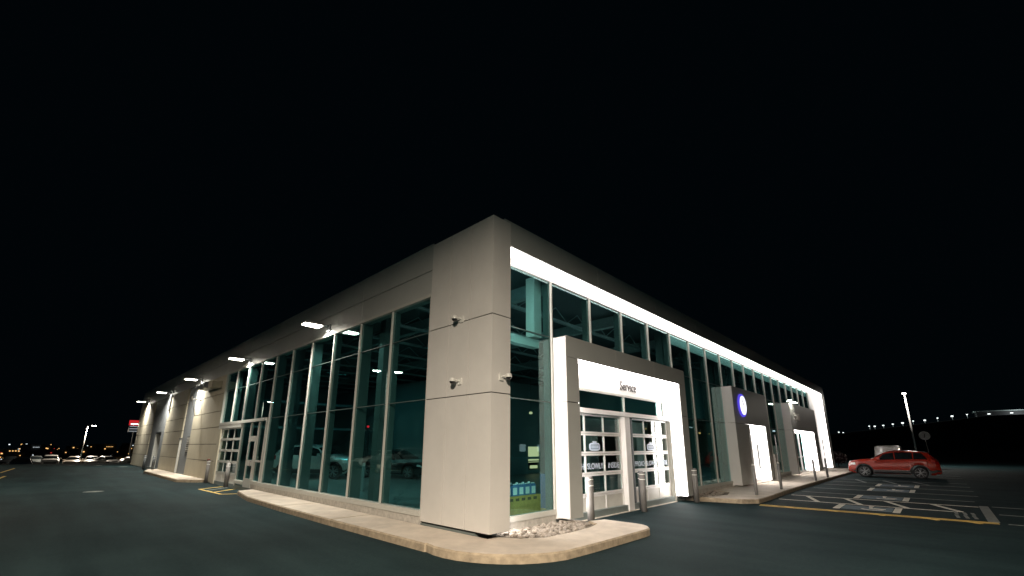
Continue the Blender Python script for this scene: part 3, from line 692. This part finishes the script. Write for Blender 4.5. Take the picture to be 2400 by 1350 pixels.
# ------------------------------------------------------------------ cars
def lerp(tab, s):
    if s <= tab[0][0]: return tab[0][1]
    for (a, va), (b, vb) in zip(tab, tab[1:]):
        if s <= b: return va+(vb-va)*(s-a)/(b-a)
    return tab[-1][1]
KIND = {
 'suv': dict(L=4.50, wb=(.86, 3.55), wr=.36, top=[(0,.62),(.04,.86),(.20,1.02),(.6,1.09),(1.25,1.15),(1.95,1.53),(2.4,1.645),(3.0,1.66),(3.7,1.62),(4.05,1.56),(4.36,1.20),(4.46,1.08),(4.5,.72)],
   sh=[(0,.54),(.04,.72),(.20,.90),(1.25,1.06),(1.95,1.08),(3.6,1.14),(4.2,1.15),(4.46,1.0),(4.5,.64)], w=[(0,.70),(.15,.83),(.6,.91),(1.0,.92),(3.9,.92),(4.3,.87),(4.5,.80)],
   wt=[(0,.62),(.2,.74),(1.2,.80),(1.95,.66),(2.6,.63),(3.9,.60),(4.3,.72),(4.5,.72)], zb=.24, win=[(1.55,2.42,),(2.48,3.30),(3.36,4.0)], ws=(1.30,1.92), rw=(4.06,4.33)),
 'sedan': dict(L=4.65, wb=(.90, 3.60), wr=.325, top=[(0,.52),(.05,.66),(.25,.78),(1.25,.92),(2.05,1.36),(2.5,1.44),(3.0,1.43),(3.85,1.10),(4.4,1.07),(4.58,1.0),(4.65,.66)],
   sh=[(0,.46),(.05,.56),(.25,.70),(1.25,.84),(2.05,.88),(3.6,.93),(4.4,.96),(4.58,.90),(4.65,.58)], w=[(0,.68),(.15,.80),(.6,.89),(1.0,.90),(3.9,.90),(4.4,.86),(4.65,.78)],
   wt=[(0,.60),(.25,.72),(1.25,.78),(2.05,.60),(2.6,.57),(3.2,.57),(3.85,.70),(4.65,.70)], zb=.20, win=[(1.70,2.42),(2.50,3.20)], ws=(1.35,2.02), rw=(3.08,3.78)),
 'van': dict(L=5.2, wb=(.95, 4.15), wr=.36, top=[(0,.66),(.06,.92),(.3,1.12),(.8,1.28),(1.5,1.95),(1.9,2.12),(4.9,2.14),(5.15,2.05),(5.2,1.2)],
   sh=[(0,.58),(.06,.80),(.3,1.0),(.8,1.15),(1.5,1.22),(5.1,1.25),(5.2,1.0)], w=[(0,.78),(.2,.92),(.7,.98),(5.0,.98),(5.2,.94)], wt=[(0,.70),(.3,.82),(.8,.88),(1.6,.84),(5.2,.84)],
   zb=.28, win=[(1.25,2.05)], ws=(.86,1.46), rw=None)}
CARMESH = {}
def car_section(K, s):
    w, wt, zt, zs = lerp(K['w'], s), lerp(K['wt'], s), lerp(K['top'], s), lerp(K['sh'], s)
    zb = K['zb']; 
    if s < .25 or s > K['L']-.25: zb += .08
    for c in K['wb']:
        d = K['wr']+.065
        if abs(s-c) < d: zb = max(zb, K['wr'] + math.sqrt(d*d-(s-c)**2))
    zb = min(zb, zs-.05)
    zm = min(max(zb+.10, zb), zs-.02)
    return [(0, zb), (w*.92, zb), (w, zm), (w*1.0, (zm+zs)/2+.02*0), (w*.975, zs), (wt, zt-.05 if zt-.05 > zs else (zs+zt)/2), (wt*.82, zt), (0, zt+.018)]
def car(kind, paint, loc, rz, label, cat='car', group=None, detail=True):
    K = KIND[kind]; Ln = K['L']
    r = empty('parked_car', loc, rz, label, cat, group)
    key = (kind, paint)
    # local frame: x forward (front = +L/2), y left, z up
    X = lambda s: Ln/2 - s
    st = sorted(set([round(i*Ln/44, 4) for i in range(45)] + [s for t in ('top', 'sh', 'w', 'wt') for s, _ in K[t]] + [c+d for c in K['wb'] for d in (-K['wr']-.066, -K['wr']-.06, K['wr']+.06, K['wr']+.066)]))
    secs = [car_section(K, s) for s in st]
    m = MB(); n = 8; ring = 2*n-2
    for s, q in zip(st, secs):
        m.v += [(X(s), y, z) for y, z in q] + [(X(s), -y, z) for y, z in q[1:-1][::-1]]
    for i in range(len(st)-1):
        for k in range(ring):
            a, b = i*ring+k, i*ring+(k+1) % ring; m.f.append((a, a+ring, b+ring, b)); m.m.append(1 if k in (0, ring-1) else 0)
    m.f.append(tuple(range(ring))); m.m.append(0); m.f.append(tuple((len(st)-1)*ring+k for k in range(ring-1, -1, -1))); m.m.append(0)
    me = m.mesh('body', ['paint_%s_car' % paint, 'trim_black']); 
    for p in me.polygons: p.use_smooth = True
    bm = bmesh.new(); bm.from_mesh(me); bmesh.ops.recalc_face_normals(bm, faces=bm.faces); bm.to_mesh(me); bm.free()
    body = link('body', me, r)
    es = body.modifiers.new('edges', 'EDGE_SPLIT'); es.split_angle = R(38)
    def strip(name, m_, s0, s1, k0, k1, f0, f1, off, sides, par=r, n=6, tilt0=0, tilt1=0):
        """patch lying just outside the shell between section points k0,k1"""
        for sd in sides:
            mb = MB(); top = []; bot = []
            for i in range(n+1):
                for fr, lst, tl in ((f0, bot, 0), (f1, top, 1)):
                    s = s0+(s1-s0)*i/n
                    if tl: s = (s0+tilt0)+((s1-tilt1)-(s0+tilt0))*i/n
                    q = car_section(K, s); y = q[k0][0]+(q[k1][0]-q[k0][0])*fr; z = q[k0][1]+(q[k1][1]-q[k0][1])*fr
                    lst.append((X(s), sd*(y+off), z+off*.4))
            vs = bot+top; N_ = n+1
            inn = [(x_, y_-sd*(off+.012), z_-.004) for x_, y_, z_ in vs]
            fs = [(i, i+1, N_+i+1, N_+i) if sd > 0 else (i+1, i, N_+i, N_+i+1) for i in range(n)]
            rim = list(range(N_)) + [N_+i for i in range(n, -1, -1)]
            mb.add(vs+inn, fs + [(rim[i], rim[(i+1) % len(rim)], rim[(i+1) % len(rim)]+2*N_, rim[i]+2*N_) for i in range(len(rim))]); mb.obj(name, m_, par)
    # side windows
    for i, (a, b) in enumerate(K['win']):
        last = i == len(K['win'])-1
        strip('side_window', 'car_glass', a, b, 4, 5, .06, .93, .006, (1, -1), tilt0=.34 if i == 0 else 0, tilt1=(.26 if last and kind != 'van' else 0))
    # windscreen and rear window
    def screen(name, s0, s1):
        mb = MB(); N_ = 6; vs = []
        for i in range(N_+1):
            s = s0+(s1-s0)*i/N_; q = car_section(K, s)
            for y, z in ((q[5][0]*.97, q[5][1]+.012), (q[6][0], q[6][1]+.012), (0, q[7][1]+.012), (-q[6][0], q[6][1]+.012), (-q[5][0]*.97, q[5][1]+.012)): vs.append((X(s), y, z))
        mb.add(vs, [(i*5+k, i*5+k+1, i*5+k+6, i*5+k+5) for i in range(N_) for k in range(4)]); mb.obj(name, 'car_glass', r, True)
    screen('windscreen', *K['ws'])
    if K['rw']: screen('rear_window', *K['rw'])
    # lights, trim
    strip('headlight', 'headlight', .07, .42, 3, 4, .45, .97, .006, (1, -1)); strip('tail_light', 'taillight', Ln-.36, Ln-.05, 3, 4, .45, .98, .006, (1, -1))
    strip('sill_trim', 'trim_black', K['wb'][0]+K['wr']+.07, K['wb'][1]-K['wr']-.07, 1, 2, .1, 1.0, .006, (1, -1), n=3)
    strip('sill_trim', 'trim_black', K['wb'][0]+K['wr']+.07, K['wb'][1]-K['wr']-.07, 2, 3, .0, .30, .006, (1, -1), n=3)
    strip('sill_trim', 'steel', K['wb'][0]+K['wr']+.12, K['wb'][1]-K['wr']-.12, 2, 3, .31, .38, .004, (1, -1), n=3)
    if kind == 'suv':
        strip('bumper_trim', 'trim_black', K['wb'][1]+K['wr']+.08, Ln-.03, 2, 3, .0, .42, .007, (1, -1), n=3); strip('bumper_trim', 'trim_black', .05, K['wb'][0]-K['wr']-.08, 2, 3, .0, .25, .007, (1, -1), n=3)
    zf = lerp(K['top'], .03)
    MB().box(X(0)-.06, X(0)+.012, -.62, .62, zf*.62, zf*.92).obj('grille', 'trim_black', r)
    MB().box(X(0)-.05, X(0)+.018, -.60, .60, zf*.76, zf*.79).obj('grille_bar', 'chrome', r)
    MB().box(X(0)-.12, X(0)+.02, -.70, .70, K['zb']+.08, K['zb']+.22).obj('front_bumper', 'trim_black', r); MB().box(X(Ln)-.02, X(Ln)+.2, -.76, .76, K['zb']+.06, K['zb']+.28).obj('rear_bumper', 'trim_black', r)
    MB().box(X(Ln)-.012, X(Ln)+.02, -.26, .26, K['zb']+.42, K['zb']+.53).obj('licence_plate', 'tape', r)
    for sd in (1, -1):
        s = K['win'][0][0]+.1; q = car_section(K, s)
        MB().box(X(s)-.08, X(s)+.09, min(sd*(q[4][0]-.02), sd*(q[4][0]+.20)), max(sd*(q[4][0]-.02), sd*(q[4][0]+.20)), q[4][1]+.03, q[4][1]+.17).obj('mirror', 'paint_%s_car' % paint, r)
        for (a, b) in K['win'][:2]:
            q = car_section(K, b-.1); MB().box(X(b)-.02+.05, X(b)+.20, min(sd*(q[4][0]+.0), sd*(q[4][0]+.03)), max(sd*(q[4][0]), sd*(q[4][0]+.03)), q[4][1]-.12, q[4][1]-.09).obj('door_handle', 'paint_%s_car' % paint, r)
        if kind == 'suv':
            q0 = car_section(K, 2.1); q1 = car_section(K, 3.8); y = sd*.60
            MB().cyl((X(2.1), y, q0[6][1]+.02), (X(2.5), y, 1.70), .016, n=6).cyl((X(2.5), y, 1.70), (X(3.3), y, 1.70), .016, n=6).cyl((X(3.3), y, 1.70), (X(3.85), y, q1[6][1]+.02), .016, n=6).obj('roof_rail', 'chrome', r)
    # wheels
    for c in K['wb']:
        for sd in (1, -1):
            w = lerp(K['w'], c); wl = empty('w'); wl.name = 'wheel'; 
            bpy.data.objects.remove(wl)
            y1 = sd*(w+.012); y0 = sd*(w-.20); cz = K['wr']; cx = X(c); rr = K['wr']
            ty = MB().cyl((cx, y0, cz), (cx, y1-sd*.03, cz), rr, n=28).cyl((cx, y1-sd*.03, cz), (cx, y1, cz), rr, rr*.90, n=28).obj('wheel', 'rubber', r)
            m = MB(); 
            for k in range(5):
                a = 2*math.pi*k/5+.3; 
                for da in (-.16, .16):
                    ca, sa = math.cos(a+da*.4), math.sin(a+da*.4); cb, sb = math.cos(a+da*1.4), math.sin(a+da*1.4)
                    m.cyl((cx+.05*ca, y1+sd*.004, cz+.05*sa), (cx+rr*.70*cb, y1+sd*.004, cz+rr*.70*sb), .026, .020, n=6)
            m.cyl((cx, y1-sd*.02, cz), (cx, y1+sd*.012, cz), .06, n=12); m.obj('rim', 'alloy', ty)
            mr = MB(); N_ = 28
            for k in range(N_):
                a0, a1 = 2*math.pi*k/N_, 2*math.pi*(k+1)/N_
                p = lambda a, q, yy: (cx+q*math.cos(a), yy, cz+q*math.sin(a))
                mr.add([p(a0, rr*.70, y1+sd*.003), p(a1, rr*.70, y1+sd*.003), p(a1, rr*.76, y1+sd*.003), p(a0, rr*.76, y1+sd*.003), p(a0, rr*.70, y1-sd*.03), p(a1, rr*.70, y1-sd*.03), p(a1, rr*.76, y1-sd*.03), p(a0, rr*.76, y1-sd*.03)], [(0,1,2,3), (0,1,5,4), (3,2,6,7)])
            mr.obj('rim_ring', 'steel_dark', ty)
            if kind == 'suv':
                ma = MB(); q1, q2 = rr+.062, rr+.125
                for k in range(18):
                    a0, a1 = math.pi*(-.06+1.12*k/18), math.pi*(-.06+1.12*(k+1)/18); yy = sd*(w+.010)
                    pp = lambda a, q, yv: (cx+q*math.cos(a), yv, cz+q*math.sin(a))
                    ma.add([pp(a0, q1, yy), pp(a1, q1, yy), pp(a1, q2, yy), pp(a0, q2, yy), pp(a0, q1, yy-sd*.05), pp(a1, q1, yy-sd*.05), pp(a1, q2, yy-sd*.05), pp(a0, q2, yy-sd*.05)], [(0,1,2,3), (0,1,5,4), (3,2,6,7)])
                ma.obj('arch_trim', 'trim_black', r)
    return r
rc = car('suv', 'red', (30.5, -4.05, G), R(90), 'red SUV parked nose to the pavement'); rc.scale = (.95, .95, .95)
wv = car('van', 'white', (42.5, -3.35, G), R(0), 'white van whose roof shows behind the red car', 'van'); wv.scale = (.9, .9, .9)
car('suv', 'silver', (4.3, 17.6, 0), R(-55), 'silver SUV standing inside the service shop behind the side windows')
car('sedan', 'black', (7.3, 14.9, 0), R(-70), 'dark car standing inside the service shop behind the side windows')
LC = [('suv', 'white', -10.4, 80, -90, 'white SUV at the open end of the lower lot row'), ('suv', 'navy', -7.3, 68, -90, 'dark navy SUV in the lower lot row'), ('suv', 'white', -4.9, 86, -90, 'white SUV parked next to the dark navy one in the lower lot'),
      ('sedan', 'cream', -2.5, 86, -100, 'cream car parked under the lower lot lamp post'), ('sedan', 'white', -.6, 86, -90, 'white saloon with pale rear parked right of the lower lot lamp post'), ('sedan', 'silver', 1.0, 84, -60, 'silver saloon angled beside the white van'),
      ('van', 'white', 4.6, 80, -170, 'white van parked sideways behind the far end of the building'), ('sedan', 'grey', -6.4, 92, -90, 'grey car in the second row of the lower lot'), ('sedan', 'black', -8.9, 90, -90, 'black car in the second row of the lower lot')]
for k, p, x, y, a, lb in LC: car(k, p, (x, y, LOW), R(a), lb, 'van' if k == 'van' else 'car', 'cars parked in the lower lot')
for i, (k, p, x, y) in enumerate((('suv', 'grey', -14, 25.3), ('sedan', 'white', -14, 28.3), ('suv', 'black', -14, 34))): car(k, p, (x, y, G), 0, ['grey SUV', 'white saloon', 'black SUV'][i] + ' parked on the side lot facing the tall windows', 'car', 'cars facing the side windows')

# ------------------------------------------------------------------ round sign, pylon sign, shrub
rs = empty('road_sign', (50, -5.7, G), R(8), 'round grey sign on a leaning pole behind the red car', 'sign')
MB().cyl((0, 0, 0), (0, .12, 3.1), .03, n=8).obj('pole', 'steel', rs)
MB().cyl((-.03, .10, 2.85), (-.045, .10, 2.85), .40, n=24).obj('plate', 'sign_grey', rs)
MB().add([(-.052, .02, 3.02), (-.052, .10, 3.02), (-.052, .18, 2.68), (-.052, .10, 2.68), (-.046, .02, 3.02), (-.046, .10, 3.02), (-.046, .18, 2.68), (-.046, .10, 2.68)], [(0,1,2,3), (0,4,5,1), (1,5,6,2), (2,6,7,3), (3,7,4,0)]).obj('mark', 'letter_dark', rs)
ps = empty('pylon_sign', (3.2, 82, LOW), 0, 'red and white lit pylon sign behind the far end of the side wall', 'sign')
MB().box(-.08, .08, -.08, .08, 0, 5.0).obj('pole', 'steel_dark', ps); MB().box(-.75, .75, -.15, .15, 6.0, 6.75).obj('red_box', 'sign_red', ps)
MB().box(-.70, .65, -.14, .14, 5.0, 5.98).obj('lower_box', 'steel_dark', ps)
for z in (5.05, 5.42, 5.78): MB().box(-.62, .55, -.147, -.141, z, z+.12).obj('lettering_row', 'sign_white', ps)
sh = empty('shrub', (44.5, .5, G), 0, 'small dark reddish shrub past the end of the building', 'shrub')
MB().cyl((0,0,0), (.05,0,.7), .05, .02, n=6).cyl((0,0,.4), (-.3,.1,.9), .03, .01, n=5).cyl((0,0,.3), (.3,-.2,.9), .03, .01, n=5).obj('stem', 'bark', sh)
m = MB()
for i in range(900):
    v = Vector((random.gauss(0, 1), random.gauss(0, 1), random.gauss(0, 1))).normalized()*random.random()**.4
    p = Vector((v.x*.75, v.y*.75, .85+v.z*.62)); a = Vector((random.uniform(-1,1), random.uniform(-1,1), random.uniform(-1,1))).normalized()*.06; b = a.orthogonal().normalized()*.035
    m.add([p-a, p+b, p+a, p-b], [(0,1,2,3)])
m.obj('foliage', 'leaf_red', sh)
wp = tag(MB().box(45.0, 45.12, -.35, -.25, G, .45).box(45.0, 45.08, -1.1, -.25, G, G+.12).obj('marker_post', 'tape'), 'short white marker post beside the reddish shrub', 'post')

# ------------------------------------------------------------------ ridge street lamps and hilltop building
RL = [(440.8,48.9,14.1),(441.1,46.1,13.6),(441.9,38.7,13.9),(442.4,34.1,13.6),(442.8,29,18.4),(442.9,27.8,15.2),(443,25.6,18.3),(443.4,20.3,18.8),(443.6,16.5,16.6),(443.7,14.6,19.6),(443.9,8.8,20.4),(444.1,2.6,21.5),(444.1,-3.9,21.9),(444.1,-11,23.1),(444,-18.8,24.3),(443.7,-26.5,24.9),(443.5,-29.8,22.3)]
PS = MB().cyl((0,0,-1), (0,0,.0), .12, n=6).mesh('pole', 'roof_dark')
HS = MB().box(-.45, .45, -.5, .5, 0, .18).mesh('head', 'steel_dark')
emat('street_lens', (.92, 1, .98), 2.2, False)
LS = MB().box(-.45, .45, -.60, .60, -.75, -.02).mesh('lens', 'street_lens')
for x, y, z in RL:
    gz = terrain(x, y); o = empty('ridge_street_lamp', (x, y, z), 0, 'small lit street lamp standing along the dark distant ridge', 'street lamp', 'street lamps along the ridge')
    p = link('pole', PS, o); p.scale = (1, 1, max(1.5, z-gz+1)); link('head', HS, o).location = (0, 0, .0)
    k = random.uniform(.55, 1.15); l = link('lens', LS, o); l.scale = (1, k, k)
    li = bpy.data.lights.new('light', 'POINT'); li.energy = 500; li.shadow_soft_size = .4; li.color = (.9, 1, .95); q = link('light', li, o); q.location = (-1.2, 0, -1.2)
hb = empty('hilltop_building', (447, -52, 20), R(0), 'long low building with pale roof edge on top of the dark ridge', 'building')
MB().box(-6, 14, -26, 21, 0, 6.2).obj('wall', 'roof_dark', hb); MB().box(-7.5, 15, -27, 22, 6.2, 6.7).obj('roof', 'interior_wall', hb)
for y, z, m_ in ((15, 4.2, 'street_lens'), (4.5, 4.4, 'street_lens'), (0, 2.6, 'town_orange'), (-3, 3.4, 'street_lens'), (-7, 5.0, 'street_lens'), (-9, 2.6, 'town_white'), (-13, 3.6, 'town_white')):
    MB().box(-6.6, -6.05, y-.7, y+.7, z, z+.5).obj('window', m_, hb)
li = bpy.data.lights.new('light', 'POINT'); li.energy = 2500; li.shadow_soft_size = 1; q = link('light', li, hb); q.location = (-12, 2, 3.0)

# ------------------------------------------------------------------ far town: countless small lights
def town(name, label, az0, az1, d0, d1, el0, el1, nlt):
    m = MB()
    for i in range(nlt):
        az = R(random.uniform(az0, az1)); d = random.uniform(d0, d1); el = el0+(el1-el0)*random.random()**1.6
        x, y, z = -5.8+d*math.cos(az), -6.1+d*math.sin(az), 1.6+d*math.tan(R(el)); s = d/1000*random.uniform(.35, .95)*(3.4 if az0 < 0 else 1.8)
        c = random.random(); mi = 0 if c < .5 else (1 if c < .93 else 2)
        if random.random() < .25:
            for k in range(5): m.box(x+k*s*2.0, x+k*s*2.0+s, y-.2, y+.2, z, z+s*.8, mi)
        else: m.box(x-s*.6, x+s*.6, y-s*.6, y+s*.6, z, z+s, mi)
        if random.random() < .4: m.box(x-4, x+4, *((y+.5, y+6) if az0 > 0 else (y-6, y-.5)), z-4, z+1.5, 3)
    o = m.obj(name, ['town_orange', 'town_white', 'town_red', 'roof_dark']); o['kind'] = 'stuff'; o['label'] = label; o['category'] = 'town'; return o
town('town_lights', 'tiny scattered orange and white town lights past the lower lot', 82, 100, 240, 700, -1.3, .05, 330)
town('town_lights', 'scattered town lights on the slope facing the front windows', -24, -7.5, 135, 175, .1, 2.4, 170)
hs = empty('brick_house', (60, -52, G), 0, 'low red brick house across the lot facing the front windows', 'house')
MB().box(-9, 9, -4, 4, -.3, 3.2).obj('wall', 'brick_red', hs); MB().add([(-9.6,-4.6,3.2),(9.6,-4.6,3.2),(9.6,4.6,3.2),(-9.6,4.6,3.2),(-9.6,0,5.6),(9.6,0,5.6)], [(0,1,5,4),(2,3,4,5),(0,4,3),(1,2,5),(3,2,1,0)]).obj('roof', 'roof_dark', hs)
for x in (-6, -1, 4): MB().box(x, x+1.6, 4.0, 4.06, .9, 2.2).obj('window', 'town_white', hs)
